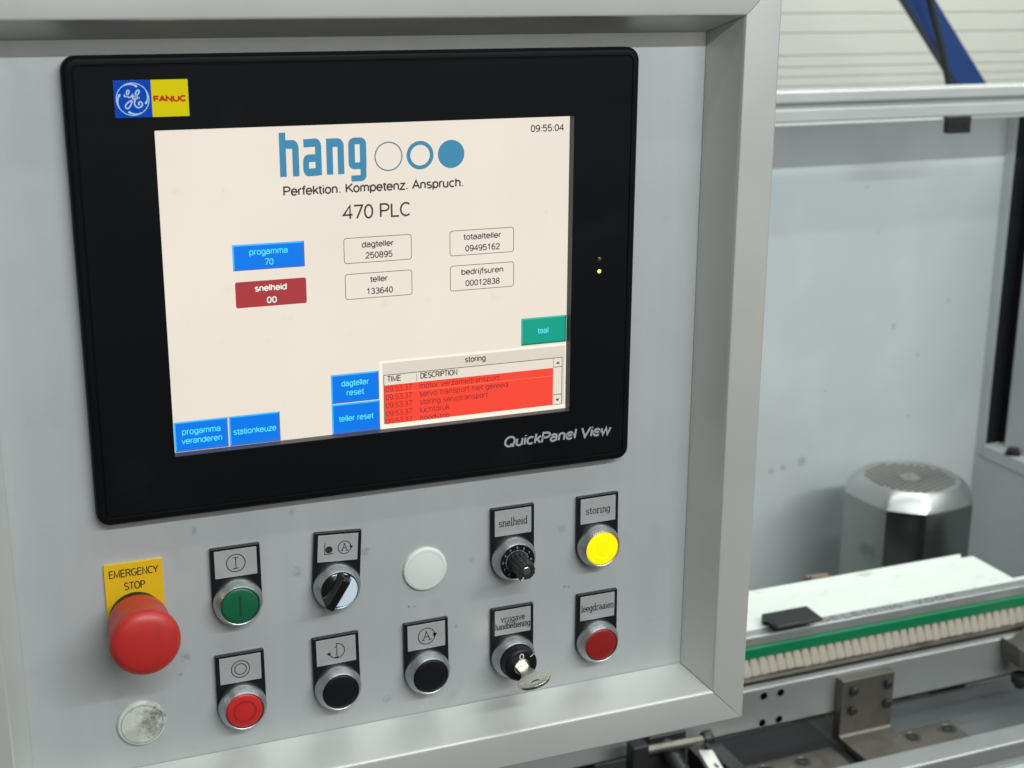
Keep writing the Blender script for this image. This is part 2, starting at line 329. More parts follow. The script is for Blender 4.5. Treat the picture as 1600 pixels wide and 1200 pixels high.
    G['S'] = (.66, [arc(.33, .75, .23, .25, 30, 262, 12)+arc(.33, .25, .26, .25, 82, -152, 12)]); G['T'] = (.62, [[(.03, 1), (.59, 1)], [(.31, 1), (.31, 0)]])
    G['U'] = (.72, [[(.1, 1), (.1, .3)]+arc(.36, .3, .26, .3, 180, 360, 14)+[(.62, 1)]]); G['V'] = (.66, [[(.03, 1), (.33, 0), (.63, 1)]]); G['Y'] = (.64, [[(.02, 1), (.32, .45), (.62, 1)], [(.32, .46), (.32, 0)]])
    return G
SG = _sans()
def width_of(body, cap): return sum(SG[c][0] for c in body)*cap
def put_text(mb, body, x0, x1, zb, cap, y, stroke=.12, shear=0., plane='xz', sgn=-1):
    tot = sum(SG[c][0] for c in body)-.12; sx = (x1-x0)/tot; x = x0-.06*sx; k_ = 0; wd = stroke*cap
    for c in body:
        for st in SG[c][1]:
            pts = []
            for px, pz in st:
                pz = wd/2/cap+pz*(1-wd/cap)
                pts.append((x+px*sx+shear*pz*cap, zb+pz*cap))
            mb.ribbon(pts, wd, y+sgn*.004*(k_ % 3), plane=plane); k_ += 1
        x += SG[c][0]*sx
    return mb

# one-stroke engraved letters with small serifs (the face cut into the legend plates)
def _glyphs():
    G = {}; X = .62
    sf = lambda x, y, w=.11: [(x-w, y), (x+w, y)]
    G['l'] = (.34, [[(.17, 0), (.17, 1)], sf(.17, 0, .15), [(.05, 1), (.17, 1)]])
    G['i'] = (.34, [[(.17, 0), (.17, X)], sf(.17, 0, .15), [(.05, X), (.17, X)], [(.17, .84), (.17, .9)]])
    G['j'] = (.34, [[(.2, X), (.2, -.16)]+arc(.06, -.16, .14, .12, 0, -120, 8), [(.08, X), (.2, X)], [(.2, .84), (.2, .9)]])
    G['n'] = (.62, [[(.14, 0), (.14, X)], [(.03, X), (.14, X)], [(.14, .42)]+arc(.32, .42, .17, .2, 150, 0, 10)+[(.49, 0)], sf(.14, 0), sf(.49, 0)])
    G['h'] = (.62, [[(.14, 0), (.14, 1)], [(.03, 1), (.14, 1)], [(.14, .42)]+arc(.32, .42, .17, .2, 150, 0, 10)+[(.49, 0)], sf(.14, 0), sf(.49, 0)])
    G['r'] = (.5, [[(.16, 0), (.16, X)], [(.04, X), (.16, X)], [(.16, .4)]+arc(.34, .42, .17, .2, 160, 40, 8), sf(.16, 0, .14)])
    G['e'] = (.56, [[(.07, .33), (.49, .33)]+arc(.28, .31, .21, .31, 4, 325, 20)])
    G['o'] = (.58, [arc(.29, .31, .22, .31, 0, 360, 24)])
    G['d'] = (.62, [arc(.27, .31, .2, .31, 0, 360, 22), [(.47, 0), (.47, 1)], [(.35, 1), (.47, 1)], [(.47, 0), (.57, 0)]])
    G['b'] = (.62, [arc(.34, .31, .2, .31, 0, 360, 22), [(.14, 0), (.14, 1)], [(.03, 1), (.14, 1)]])
    G['g'] = (.6, [arc(.27, .31, .2, .31, 0, 360, 22), [(.47, X), (.47, -.12)]+arc(.27, -.12, .2, .15, 0, -160, 10), [(.47, X), (.57, X)]])
    G['a'] = (.58, [arc(.28, .46, .17, .16, 150, 0, 10)+[(.45, .08), (.55, 0)], arc(.26, .18, .18, .18, 0, 360, 18)])
    G['s'] = (.52, [arc(.26, .46, .17, .16, 30, 260, 12)+arc(.26, .15, .18, .16, 80, -150, 12), [(.42, .5), (.42, .6)], [(.08, .02), (.08, .14)]])
    G['t'] = (.44, [[(.18, .85), (.18, .12)]+arc(.3, .12, .12, .12, 180, 320, 8), [(.04, X), (.36, X)]])
    G['v'] = (.56, [[(.08, X), (.28, 0), (.48, X)], sf(.08, X, .09), sf(.48, X, .09)])
    return G
GL = _glyphs()
def engrave(mb, body, xc, zb, width, asc, y, wd):
    tot = sum(GL[c][0] for c in body); sx = width/tot; x = xc-width/2; k_ = 0
    for c in body:
        for st in GL[c][1]: mb.ribbon([(x+px*sx, zb+pz*asc) for px, pz in st], wd, y-.004*(k_ % 3)); k_ += 1
        x += GL[c][0]*sx
    return mb

# ------------------------------------------------------------------ far wall (setting)
wall = MB().box(900, 5200, 3012, 3060, -1400, 1500).build('wall', 'cladding'); wall['kind'] = 'structure'
zs = [-260, -193, -126, -66, -32, 0, 34, 45, 73, 103, 137, 204, 262, 329, 363, 397, 464, 522, 589]
for a, b in zip(zs, zs[1:]):
    MB().box(900, 5200, 3000, 3012, a+.9, b-.9).build('cladding_board', 'cladding', wall, bev=2.2)

# ------------------------------------------------------------------ machine bed (setting)
bed = MB().box(560, 2300, 380, 660, -640, -594).build('machine_bed', 'bed'); bed['kind'] = 'structure'

# ------------------------------------------------------------------ blue strut and cable beyond the machine
mb = MB(); d = Vector((171, 0, -196)); 
P = [(2268-171*2, 319+196*2), (2377-171*2, 319+196*2), (2377+171*2.6, 319-196*2.6), (2268+171*2.6, 319-196*2.6)]
mb.prism(P, 2200, 2204).prism([(P[0][0], P[0][1]), (P[0][0]+7, P[0][1]), (P[3][0]+7, P[3][1]), (P[3][0], P[3][1])], 2170, 2200)
o = mb.build('blue_strut', 'blue', loc=(2440, 2200, 120)); tag(o, 'blue painted steel strut slanting down in front of the cream wall', 'strut')
o = MB().tube([(2225, 2150, 640), (2290, 2150, 400), (2322, 2150, 319), (2368, 2150, 205), (2398, 2150, 125), (2420, 2150, 20), (2425, 2150, -200)], 9).build('cable', 'dark', loc=(2398, 2150, 125))
tag(o, 'black cable hanging in front of the blue slanting strut', 'cable')

# ------------------------------------------------------------------ machine housing (niche behind the motor)
H = thing('machine_housing', (1400, 1300, -1000), 'pale grey painted sheet metal housing enclosing the motor niche', 'housing')
XR = 1856
MB().box(700, XR, 1300, 1303, -1000, 156).build('back_sheet', 'sheet', H)
MB().box(XR, XR+2, 1274, 1303, -512.5, 156).build('corner_post', 'sheet', H, bev=.8)
MB().box(XR, XR+2, 560, 1303, -1000, -513).build('side_panel', 'sheet', H)
MB().box(XR-3, XR+70, 560, 1273.5, -512.5, -486.5).build('sill', 'sheet', H, bev=2)
MB().box(XR+24, XR+27, 700, 1247, -486, 156).build('door_panel', 'sheet', H, bev=.8)
MB().box(XR+60, XR+64, 900, 1500, -500, 170).box(XR+4, XR+60, 1306, 1309, -500, 170).build('gap_shade_sheet', 'dark', H)  # dark sheets put in as the shade beyond the side opening
for y_ in (1208, 1110):
    MB().lathe([(0, 12), (9, 12), (11, 10.5), (11.5, 8), (11.5, 1), (15, .8), (15, 0)], (XR+10, y_, -486.5), 'z', 20).build('bolt', 'dark_steel', H)
# aluminium rail across the opening
Rl = thing('guard_rail', (1500, 1120, 154), 'slotted aluminium rail above the motor niche', 'rail')
sec = [(1120, 205), (1122, 207), (1160, 207), (1160, 154), (1124, 154), (1124, 160), (1120, 161), (1120, 178), (1122, 180), (1136, 181), (1136, 188), (1122, 189), (1120, 191)]
MB().prismx(sec, 700, 2100).build('profile', 'rail', Rl, bev=.7, angle=20)
MB().box(700, 2100, 1137.2, 1139, 181.4, 187.8).build('slot', 'alu_dark', Rl)
MB().box(700, 1600, 1121.5, 1123.6, 154.6, 158.5).build('edge_strip', 'white', Rl, bev=.6)
for xp in (690, 2090): MB().box(xp, xp+30, 1165, 1299, 120, 200).build('end_bracket', 'alu', Rl, bev=1)
C_ = thing('rail_clip', (1590, 1112, 132), 'small black plastic clip hanging under the aluminium rail', 'clip')
MB().box(1567, 1613, 1106, 1119.6, 133, 161).build('body', 'black_plastic', C_, bev=2)
for xx in (1578, 1602): MB().lathe([(0, -1.2), (4.2, -1.2), (4.6, 0)], (xx, 1106, 147), 'y', 16).build('screw', 'dark_steel', C_)

# ------------------------------------------------------------------ motor
cx, cy = 1534, 1084
fl = MB().box(700, XR, 662, 1300, -1040, -1000).build('niche_floor', 'bed'); fl['kind'] = 'structure'
Mo = thing('electric_motor', (cx, cy, -1000), 'stainless faceted motor cowl with round perforated top', 'motor')
def octo(Rd, k=.30, rot=0):
    P = []
    va = math.atan2(-802-cy, 26-cx)+rot
    for q in range(4):
        a = va+q*math.pi/2
        for s_ in (-k, k): P.append((cx+Rd*math.cos(a+s_), cy+Rd*math.sin(a+s_)))
    return P
def oring(Rd, z, n=6, k=.30, round_=0):
    P = octo(Rd, k); out = []
    for i in range(8):
        a = Vector(P[i]); b = Vector(P[(i+1) % 8])
        for j in range(n):
            q = a.lerp(b, j/n)
            if round_:
                dd = q-Vector((cx, cy)); q = q.lerp(Vector((cx, cy))+dd.normalized()*Rd, round_)
            out.append((q.x, q.y, z))
    return out
MB().loops([oring(110, -1000, 8, .3, .3), oring(110, -480, 8, .3, .3), oring(109, -474, 8, .3, .3)], mi=0).build('cowl', 'stainless', Mo, angle=20)
MB().loops([oring(109.3, -473.6, 8, .3, .3), oring(105, -466, 8, .3, .32), oring(90, -449, 8, .3, .6), oring(84, -446, 8, .3, .9), oring(80, -446.5, 8, .3, 1), oring(80, -449, 8, .3, 1)]).build('chamfered_rim', 'rim', Mo, angle=28)
MB().lathe([(79.8, -447.8), (79.8, -448.8)], (cx, cy, 0), 'z', 48).build('grille', 'grille', Mo)
hb = MB()
va = math.atan2(-802-cy, 26-cx); ux, uy = -math.sin(va), math.cos(va); wx, wy = math.cos(va), math.sin(va)
for j in range(-9, 10):
    for i in range(-8, 9):
        gx, gy = (i+(j % 2)*.5)*13.0, j*10.5
        if math.hypot(gx, gy) < 73 and max(abs(gx), abs(gy)) > 16:
            hb.add([(cx+ux*(gx+4.5*math.cos(t*math.pi/4))+wx*(gy+4.6*math.sin(t*math.pi/4)), cy+uy*(gx+4.5*math.cos(t*math.pi/4))+wy*(gy+4.6*math.sin(t*math.pi/4)), -447.5) for t in range(8)], [tuple(range(8))])
o = hb.build('vent_holes', 'dark', Mo, facing=(0, 0, 1)); o['kind'] = 'stuff'
MB().box(cx-15, cx+15, cy-15, cy+15, -447.6, -446.6).lathe([(0, 2), (4, 2), (4.4, 0)], (cx, cy, -446.6), 'z', 12).build('hub_plate', 'grille', Mo)
Rb = thing('wing_lug', (1230, 900, -1000), 'small rusty lug standing beside the motor cowl', 'lug')
MB().prism([(1205, -1000), (1205, -514), (1213, -505), (1250, -507), (1262, -520), (1262, -1000)], 896, 908).build('plate', 'rust', Rb, bev=1.5)
MB().lathe([(0, -3), (4, -3), (6, 0)], (1210, 896, -506), 'y', 14).build('rivet', 'steel', Rb)

# ------------------------------------------------------------------ infeed table, brush and beam
T = thing('infeed_table', (1150, 690, -594), 'white laminate table plate with aluminium front edge lettered in marker', 'table')
MB().box(600, 1379, 641, 734, -434, -430).build('plate', 'white', T, bev=.8)
MB().box(1379.4, 1700, 641, 649, -434, -430).build('plate_tongue', 'white', T, bev=.6)
MB().box(600, 1358, 734.3, 738, -436, -425.5).build('back_lip', 'white', T, bev=1)
for xx in (720, 1320): MB().box(xx, xx+40, 700, 730, -1000, -434.4).build('support_leg', 'dark_steel', T, bev=1)
MB().prismx([(622, -443), (622, -431), (623, -430), (640.6, -430), (640.6, -434), (626, -434), (626, -443)], 600, 1700).build('edge_angle', 'alu', T, bev=.6)
ink = MB(); xs = 1050
for ch in 'GELEIDING VOOR':
    if ch == ' ':
        xs += 17; ink.build('marker_lettering', 'marker', T, facing=(0, 0, 1), smooth=False); ink = MB(); continue
    wd_ = 4 if ch == 'I' else 13.5
    put_text(ink, ch, xs, xs+(1.6 if ch == 'I' else 11.0), 625.0+random.uniform(-.5, .6), 12.5+random.uniform(-.8, .8), -429.85, .13, random.uniform(-.15, .1), plane='xy', sgn=1)
    xs += wd_+random.uniform(2.8, 4.4)
ink.build('marker_lettering', 'marker', T, facing=(0, 0, 1), smooth=False)
Hd = thing('pull_handle', (1005, 632, -430), 'black plastic angled pull handle on the white table edge', 'handle')
MB().prismx([(613, -421), (611.5, -417.5), (613, -416), (650, -415), (652, -417), (652, -429.7), (646, -429.7), (644, -424), (636, -420.5)], 971, 1039).build('grip', 'black_plastic', Hd, bev=1)
Br = thing('strip_brush', (1150, 622, -486), 'long green backed strip brush with beige bristle tufts under the table edge', 'brush')
MB().prismx([(618.6, -459), (618, -445), (620, -443.4), (630, -443.4), (630, -459)], 600, 1700).build('holder', 'brush_green', Br, bev=.6)
tm = None
k = 0; x = 868
while x < 1480:
    if tm is None:
        t_ = MB(); L = []
        for z_, hw, yo, sh in ((-457, 4.6, 2.2, -3.0), (-463, 5.6, 2.5, -1.8), (-473, 6.7, 2.7, .4), (-485, 7.6, 2.8, 2.8)):
            L.append([(868+sh+hw*math.cos(2*math.pi*i/14), 622.5+yo*math.sin(2*math.pi*i/14), z_+(.5*math.sin(i*2.3) if z_ < -480 else 0)) for i in range(14)])
        t_.loops(L); tm = t_.build('tuft', 'bristle', Br)
        piv = (Vector((868, 622.5, -457))-ORG[Br.name])*S
        tm.data.transform(Matrix.Translation(-piv)); tm.location = piv
    else:
        q = tm.copy(); col.objects.link(q); q.parent = Br; q.location = piv+Vector((x-868, 0, 0))*S; q.rotation_euler = (0, random.uniform(-.012, .012), 0); q.scale = (random.uniform(.94, 1.03), 1, random.uniform(.97, 1.02))
    x += 12.9
MB().box(600, 1700, 626.5, 631, -489, -459.5).build('tuft_gap_shade', 'dark', Br)  # dark strip put in as the shade between the tufts
MB().box(600, 1700, 614, 632, -489.5, -485.6).build('steel_strip', 'steel', Br, bev=.6)
Be = thing('machine_beam', (1150, 606, -594), 'long bare aluminium beam with drilled holes below the brush', 'beam')
MB().box(560, 1720, 600, 613, -549, -492).build('bar', 'alu', Be, bev=1.5)
MB().box(560, 1720, 614.5, 640, -560, -490.5).build('rear_rail', 'dark_steel', Be)
for xx in (948, 973):
    for zz in (-503.5, -542): MB().lathe([(5.2, -.5), (5.2, -.05), (5.9, -.05), (6.1, -.5)], (xx, 600, zz), 'y', 20).build('hole_rim', 'alu', Be); MB().disc(xx, zz, 5.2, 599.75, 20).build('hole', 'dark', Be, facing=(0, -1, 0))
for xx in (640, 1500): MB().box(xx, xx+40, 616, 638, -594, -560.5).build('beam_foot', 'dark_steel', Be)
Bk = thing('angle_bracket', (1097, 584, -594), 'dull steel angle bracket with four bolts on the aluminium beam', 'bracket')
MB().prismx([(599.5, -497), (584, -497), (584, -575), (581, -577.5), (519, -577.5), (519, -586), (599.5, -586)], 1057, 1138).build('body', 'steel', Bk, bev=1.0, angle=15)
for xx in (1073, 1127):
    for zz in (-512, -540.5):
        MB().lathe([(0, -6.5), (4.6, -6.5), (6.2, -5.6), (6.2, 0)], (xx, 584, zz), 'y', 6).build('bolt', 'dark_steel', Bk, angle=25, bev=.5)
for (xa, xb, hs, lab) in ((860, 1040, (930, 985), 'steel mounting bar with recessed screws left of the angle bracket'), (1140, 1228, (1154, 1212), 'short steel mounting bar with recessed screws right of the angle bracket')):
    B_ = thing('mounting_bar', ((xa+xb)/2, 552, -594), lab, 'bar', 'mounting bars on the machine bed')
    MB().box(xa, xb, 522, 577, -589.6, -584).build('bar', 'steel', B_, bev=1)
    for hx in hs:
        s_ = MB().lathe([(13.2, -.2), (13.2, .9), (11.6, .9), (11.2, .3)], (hx, 558, -584), 'z', 24).build('screw_collar', 'steel', B_)
        MB().add([(hx+11.2*math.cos(i*math.pi/12), 558+11.2*math.sin(i*math.pi/12), -583.6) for i in range(24)], [tuple(range(24))]).build('recess', 'dark', B_, facing=(0, 0, 1))
        MB().lathe([(5, .3), (5, 1.6), (7.6, 1.6), (7.8, .3)], (hx, 558, -584), 'z', 20).build('screw_head', 'dark_steel', B_)
Cl = thing('clamp_block', (1350, 575, -594), 'chunky steel clamp block bolted against the beam face', 'clamp')
MB().prism([(1322, -486), (1334, -496), (1355, -484), (1376, -472), (1408, -468), (1408, -530), (1366, -536), (1327, -519)], 562, 599.4).build('block', 'steel', Cl, bev=2.5)
MB().lathe([(0, -4), (7, -4), (8, 0)], (1345, 562, -506), 'y', 18).build('bolt', 'dark_steel', Cl)
MB().lathe([(7, -558), (8, -552), (13, -550), (13, -540), (7, -536)], (1346, 578, 0), 'z', 20).build('stem', 'dark_steel', Cl)
# front profile at the lower right
Fp = thing('front_profile', (1200, 385, -594), 'grey aluminium profile along the front of the machine bed', 'profile')
MB().prismx([(402, -489.5), (372, -489.5), (370.5, -491), (370.5, -508), (373, -509.5), (376, -510), (376, -517), (371, -518), (370.5, -594), (404, -594), (404, -491.5)], 880, 2200).build('bar', 'alu', Fp, bev=1)
MB().box(1090, 1240, 368.8, 370.3, -560, -521).build('sticker', 'white', Fp, bev=.3)
MB().add([(1128+9*math.cos(i*math.pi/12), 368.6, -530+6.5*math.sin(i*math.pi/12)) for i in range(24)], [tuple(range(24))]).build('sticker_print', 'sticker', Fp, facing=(0, -1, 0))
# lower left mechanics under the cabinet
Sp = thing('threaded_spindle', (782, 520, -594), 'dark threaded spindle under the control cabinet', 'spindle')
mb = MB(); prof = []
for i in range(46): prof.append((9.5 if i % 2 else 11.8, i*4.2))
prof = [(0, 0)]+prof+[(0, 46*4.2)]
mb.lathe(prof, (0, 0, 0), 'y', 22)
rm = Matrix.Rotation(math.radians(18), 3, 'X')
mb.v = [tuple(rm @ Vector(v)+Vector((795, 400, -586))) for v in mb.v]
mb.build('thread', 'dark_steel', Sp, angle=60)
MB().box(770, 822, 573, 598, -594, -512).build('nut_block', 'dark_steel', Sp, bev=2)
Rd = thing('pivot_rod', (800, 565, -594), 'thin steel pivot rod with dark end knob under the cabinet edge', 'rod')
MB().tube([(752, 560, -519), (838, 560, -521)], 6, 16).build('rod', 'steel', Rd)
MB().lathe([(0, 0), (8, 1), (10, 6), (9, 13), (5, 15), (0, 15)], (836, 560, -520), 'x', 18).build('knob', 'dark_steel', Rd)
MB().box(738, 760, 552, 572, -594, -508).build('bearing_block', 'dark_steel', Rd, bev=2)
Wb = thing('flat_bar', (850, 520, -594), 'white painted flat bar with chipped spots under the cabinet', 'bar')
M['chipped'] = mat('chipped_white', (214, 216, 206), .5, 0, .05, 40, dirt=((50, 48, 44), .95), dscale=70, dlo=.62, dhi=.66)
MB().add([(832, 560, -534), (852, 560, -538), (852, 420, -590), (832, 420, -586), (832, 560, -543), (852, 560, -547), (852, 420, -599), (832, 420, -595)],
         [(0, 1, 2, 3), (4, 7, 6, 5), (0, 4, 5, 1), (1, 5, 6, 2), (2, 6, 7, 3), (3, 7, 4, 0)]).build('bar', 'chipped', Wb, bev=1)
MB().box(834, 850, 555, 590, -594, -546).build('foot', 'dark_steel', Wb, bev=1)
dk = MB().box(600, 1056, 405, 656, -593.8, -590).build('dark_plate', 'dark_steel', None, loc=(830, 500, -594)); tag(dk, 'dark steel plate on the bed under the cabinet', 'plate')  # dark plate over the bed, reaching back under the beam
Gb = MB().box(862, 884, 470, 596, -593.5, -553).build('gusset_block', 'dark_steel', None, bev=1.5, loc=(873, 530, -594)); tag(Gb, 'dark grey block below the drilled end of the beam', 'block')

# ------------------------------------------------------------------ control cabinet
X0, X1, Z0, Z1 = 48., 482.5, -82., 350.4
Cb = thing('control_cabinet', (265, 0, -82), 'silver aluminium control cabinet with mitred profile frame', 'cabinet')
MB().box(X0-.8, X1+.8, 0, 2, Z0-.8, Z1+.8).build('front_panel', 'panel', Cb)
sec = [(0, -.5), (9.9, -26.4), (10.3, -27.6), (11.0, -28.5), (12.2, -29), (34.2, -29), (35.2, -28.5), (35.6, -27.4), (35.6, 90), (1.5, 90), (1.5, -.4)]
def corner(s, u):     # s: 0 bl 1 br 2 tr 3 tl
    return ((X0-u, Z0-u), (X1+u, Z0-u), (X1+u, Z1+u), (X0-u, Z1+u))[s]
for s in range(4):
    a, b = s, (s+1) % 4; L = []
    dx, dz = ((1, 0), (0, 1), (-1, 0), (0, -1))[s]; g = .24
    LA = [(corner(a, u)[0]+dx*g, y, corner(a, u)[1]+dz*g) for u, y in sec]
    LB = [(corner(b, u)[0]-dx*g, y, corner(b, u)[1]-dz*g) for u, y in sec]
    MB().loops([LA, LB]).build('frame_profile', 'frame', Cb, angle=25)
MB().box(X0+6, X1-6, 2.2, 130, Z0+6, Z1-6).build('enclosure', 'box', Cb)
MB().box(230, 300, 130.4, 640, 60, 120).build('support_arm', 'box', Cb, bev=3)
MB().box(215, 315, 640.2, 740, -640, 130).build('support_post', 'box', Cb, bev=3)

# ------------------------------------------------------------------ touch panel
TP = thing('touch_panel', (264, 0, 79), 'black operator touch panel with lit colour display on the silver cabinet', 'touch panel')
bx0, bx1, bz0, bz1 = 95.4, 433.1, 79.2, 342.4
wx0, wx1, wz0, wz1 = 141.2, 389.8, 116.7, 302.4
def lp(i, y, r): return [(x, y, z) for x, z in rrect(bx0+i, bx1-i, bz0+i, bz1-i, r, 8)]
def wl(i, y): return [(x, y, z) for x, z in rrect(wx0-i, wx1+i, wz0-i, wz1+i, .5+max(i, 0), 8)]
MB().loops([lp(.6, -.1, 8), lp(0, -.6, 8), lp(0, -5.4, 8), lp(.5, -6.8, 7.5), lp(1.8, -7.9, 6.5), lp(2.6, -8.1, 6), lp(4.6, -8.1, 4), lp(5.0, -7.5, 3.6), lp(5.5, -7.5, 3.1), lp(5.8, -8.0, 2.8), lp(8, -8, 2), wl(.25, -8), wl(0, -7.8)],
          False, False).build('bezel', 'bezel', TP, angle=18)
MB().loops([wl(0, -7.79), wl(-.4, -1.5)], False, False).build('display_reveal', 'reveal', TP)
scr = MB().add([(141.3, -2, 116.6), (389.7, -2, 116.6), (389.7, -2, 302.2), (141.3, -2, 302.2)], [(0, 1, 2, 3)]).build('screen', 'd_bgc', TP, facing=(0, -1, 0), smooth=False)
scr['label'] = 'lit cream display showing counters, blue keys and red alarm list'
def flat(mb, name, m_): return mb.build(name, m_, scr, facing=(0, -1, 0), smooth=False)
def quad(mb, x0, x1, z0, z1, y, mi=0): return mb.add([(x0, y, z0), (x1, y, z0), (x1, y, z1), (x0, y, z1)], [(0, 1, 2, 3)], mi)
def key3d(x0, x1, z0, z1, c):
    e = 1.0; mb = MB(); quad(mb, x0+e, x1-e, z0+e, z1-e, -2.12, 0)
    mb.add([(x0, -2.12, z1), (x1, -2.12, z1), (x1-e, -2.12, z1-e), (x0+e, -2.12, z1-e), (x0+e, -2.12, z0+e), (x0, -2.12, z0)], [(0, 3, 2, 1), (0, 5, 4, 3)], 1)
    mb.add([(x1, -2.12, z1), (x1, -2.12, z0), (x0, -2.12, z0), (x0+e, -2.12, z0+e), (x1-e, -2.12, z0+e), (x1-e, -2.12, z1-e)], [(0, 1, 4, 5), (1, 2, 3, 4)], 2)
    flat(mb, 'on_screen_key', ['d_'+c, 'd_'+c+'_hi', 'd_'+c+'_lo'])
key3d(180.9, 222.6, 221.2, 236.3, 'blue')
key3d(235.8, 265.6, 136.2, 154.2, 'blue'); key3d(235.8, 265.8, 117.1, 135.8, 'blue')
key3d(142.2, 173.3, 117.3, 135.4, 'blue'); key3d(173.9, 204.2, 117.2, 135.4, 'blue')
key3d(358.4, 389.2, 160.9, 178.3, 'teal')
flat(MB().add([(x, -2.12, z) for x, z in rrect(181.6, 223, 199.5, 214.7, 1.2)], [tuple(range(28))]), 'speed_field', 'd_red')
for a, b, c, d_ in ((246.2, 287.4, 221, 235.9), (246.4, 287.5, 199.5, 214.5), (311.8, 353, 221.1, 236.2), (311.9, 353.2, 199.5, 214.8)):
    flat(MB().ribbon(rrect(a, b, c, d_, 1.6), .42, -2.12, True), 'counter_frame', 'd_line')
# alarm window
q = MB(); quad(q, 266.2, 389.3, 116.9, 160, -2.12, 0); quad(q, 268, 388.6, 119.2, 158.4, -2.2, 1); quad(q, 268.7, 386.9, 119.8, 150.9, -2.26, 2)
flat(q, 'alarm_window', ['d_winedge', 'd_win', 'd_head'])
q = MB(); quad(q, 268.9, 380.6, 119.9, 144.5, -2.32, 0); quad(q, 268.9, 380.6, 139.1, 139.5, -2.36, 1); flat(q, 'alarm_list', ['d_alarm', 'd_alarm_line'])
q = MB(); q.ribbon([(268.7, 120), (268.7, 150.9), (386.7, 150.9), (386.7, 119.9)], .4, -2.36); q.ribbon([(380.7, 119.9), (386.7, 119.9)], .4, -2.36)
q.ribbon([(380.7, 144.6), (380.7, 150.8)], .25, -2.36); q.ribbon([(381, 144.9), (386.6, 144.9)], .45, -2.36); q.ribbon([(381, 126.6), (386.6, 126.6)], .45, -2.36); q.ribbon([(289.6, 145), (289.6, 150)], .25, -2.36)
q.add([(382.4, -2.36, 146.8), (385.2, -2.36, 146.8), (383.8, -2.36, 148.6)], [(0, 1, 2)]); q.add([(382.4, -2.36, 123.8), (385.2, -2.36, 123.8), (383.8, -2.36, 122)], [(0, 1, 2)])
flat(q, 'scroll_bar', 'd_ink')
flat(quad(MB(), 266.2, 389.3, 116.9, 119.85, -2.6), 'window_edge', 'd_winedge')
SCREEN_TEXT = [('progamma', 190.6, 212.7, 229.8, 'cyan'), ('70', 199.4, 204.1, 223.6, 'cyan'), ('snelheid', 193.0, 211.2, 208.5, 'white'), ('00', 199.7, 205.1, 201.2, 'white'),
 ('dagteller', 257.1, 276.2, 229.8, 'ink'), ('250895', 259.2, 275.4, 223.2, 'ink'), ('teller', 261.8, 272.1, 208.8, 'ink'), ('133640', 259.3, 275.3, 201.6, 'ink'),
 ('totaalteller', 320.6, 344.4, 230.3, 'ink'), ('09495162', 321.6, 343.7, 223.2, 'ink'), ('bedrijfsuren', 319.0, 346.1, 208.9, 'ink'), ('00012838', 321.7, 343.7, 201.8, 'ink'), ('09:55:04', 363.8, 385.2, 293.1, 'ink'),
 ('dagteller', 242.4, 259.0, 146.5, 'cyan'), ('reset', 245.4, 255.9, 140.6, 'cyan'), ('teller reset', 240.3, 261.5, 124.6, 'cyan'), ('progamma', 146.8, 168.8, 127.4, 'cyan'), ('veranderen', 146.5, 169.5, 121.8, 'cyan'),
 ('stationkeuze', 176.5, 201.6, 123.9, 'cyan'), ('taal', 369.8, 376.8, 167.8, 'cyan'), ('storing', 321.2, 334.5, 153.8, 'ink'), ('TIME', 271.0, 279.4, 146.4, 'ink'), ('DESCRIPTION', 292.1, 315.8, 146.4, 'ink')]
for body, a, b, z, c in SCREEN_TEXT:
    wt = .17 if c == 'white' else (.135 if c == 'cyan' else .155)
    flat(put_text(MB(), body, a, b, z, 3.9 if body != '09:55:04' else 4.3, -2.42, wt), 'lettering', 'd_'+c)
rows = ['motor verzameltransport', 'servo transport niet gereed', 'storing servotransport', 'luchtdruk', 'noodstop']
ends = [343.5, 349.5, 335.8, 310.5, 310.5]
for i, (body, xe) in enumerate(zip(rows, ends)):
    z = 140.3-5.17*i
    flat(put_text(put_text(MB(), '09:53:37', 269.8, 286.2, z-.1, 3.6, -2.42, .10), body, 291.4, xe, z, 3.6, -2.42, .11), 'lettering', 'd_alarm_ink')
flat(put_text(MB(), 'Perfektion. Kompetenz. Anspruch.', 211.7, 320.6, 262.4, 5.7, -2.3, .165), 'lettering', 'd_title')
flat(put_text(MB(), '470 PLC', 246.5, 287.1, 246.8, 8.6, -2.3, .125), 'lettering', 'd_title')
# company mark: squared letters and three rings
q = MB(); b = 273.4; xh = 294.0; y = -2.2; wd = 4.9
def corner_arc(cx_, cz_, r, a0, a1): return arc(cx_, cz_, r, r, a0, a1, 5)
h = wd/2
def arch(x0, x1): return [(x0, xh-h)]+corner_arc(x1-h-2.2, xh-h-2.2, 2.2, 90, 0)+[(x1-h, b)]
q.ribbon([(210.2+h, 298.3), (210.2+h, b)], wd, y); q.ribbon(arch(210.2+wd-.5, 224.6), wd, y)
q.ribbon([(228.2, xh-2.2)]+corner_arc(241.6-h-2.2, xh-h-1.7, 2.2, 90, 0)+[(241.6-h, b)], wd*.96, y)
q.ribbon([(241.6-h, 285.2-h+.6)]+corner_arc(227.6+h+1.6, 285.2-h-1.4, 1.9, 90, 180)+corner_arc(227.6+h+1.6, b+h+1.3, 1.9, 180, 270)+[(241.6-h, b+h-.4)], wd*.9, y-.03)
q.ribbon([(245.2+h, xh), (245.2+h, b)], wd, y); q.ribbon(arch(245.2+wd-.5, 258.6), wd, y)
g0, g1 = 262.4-.6, 276.0-.6
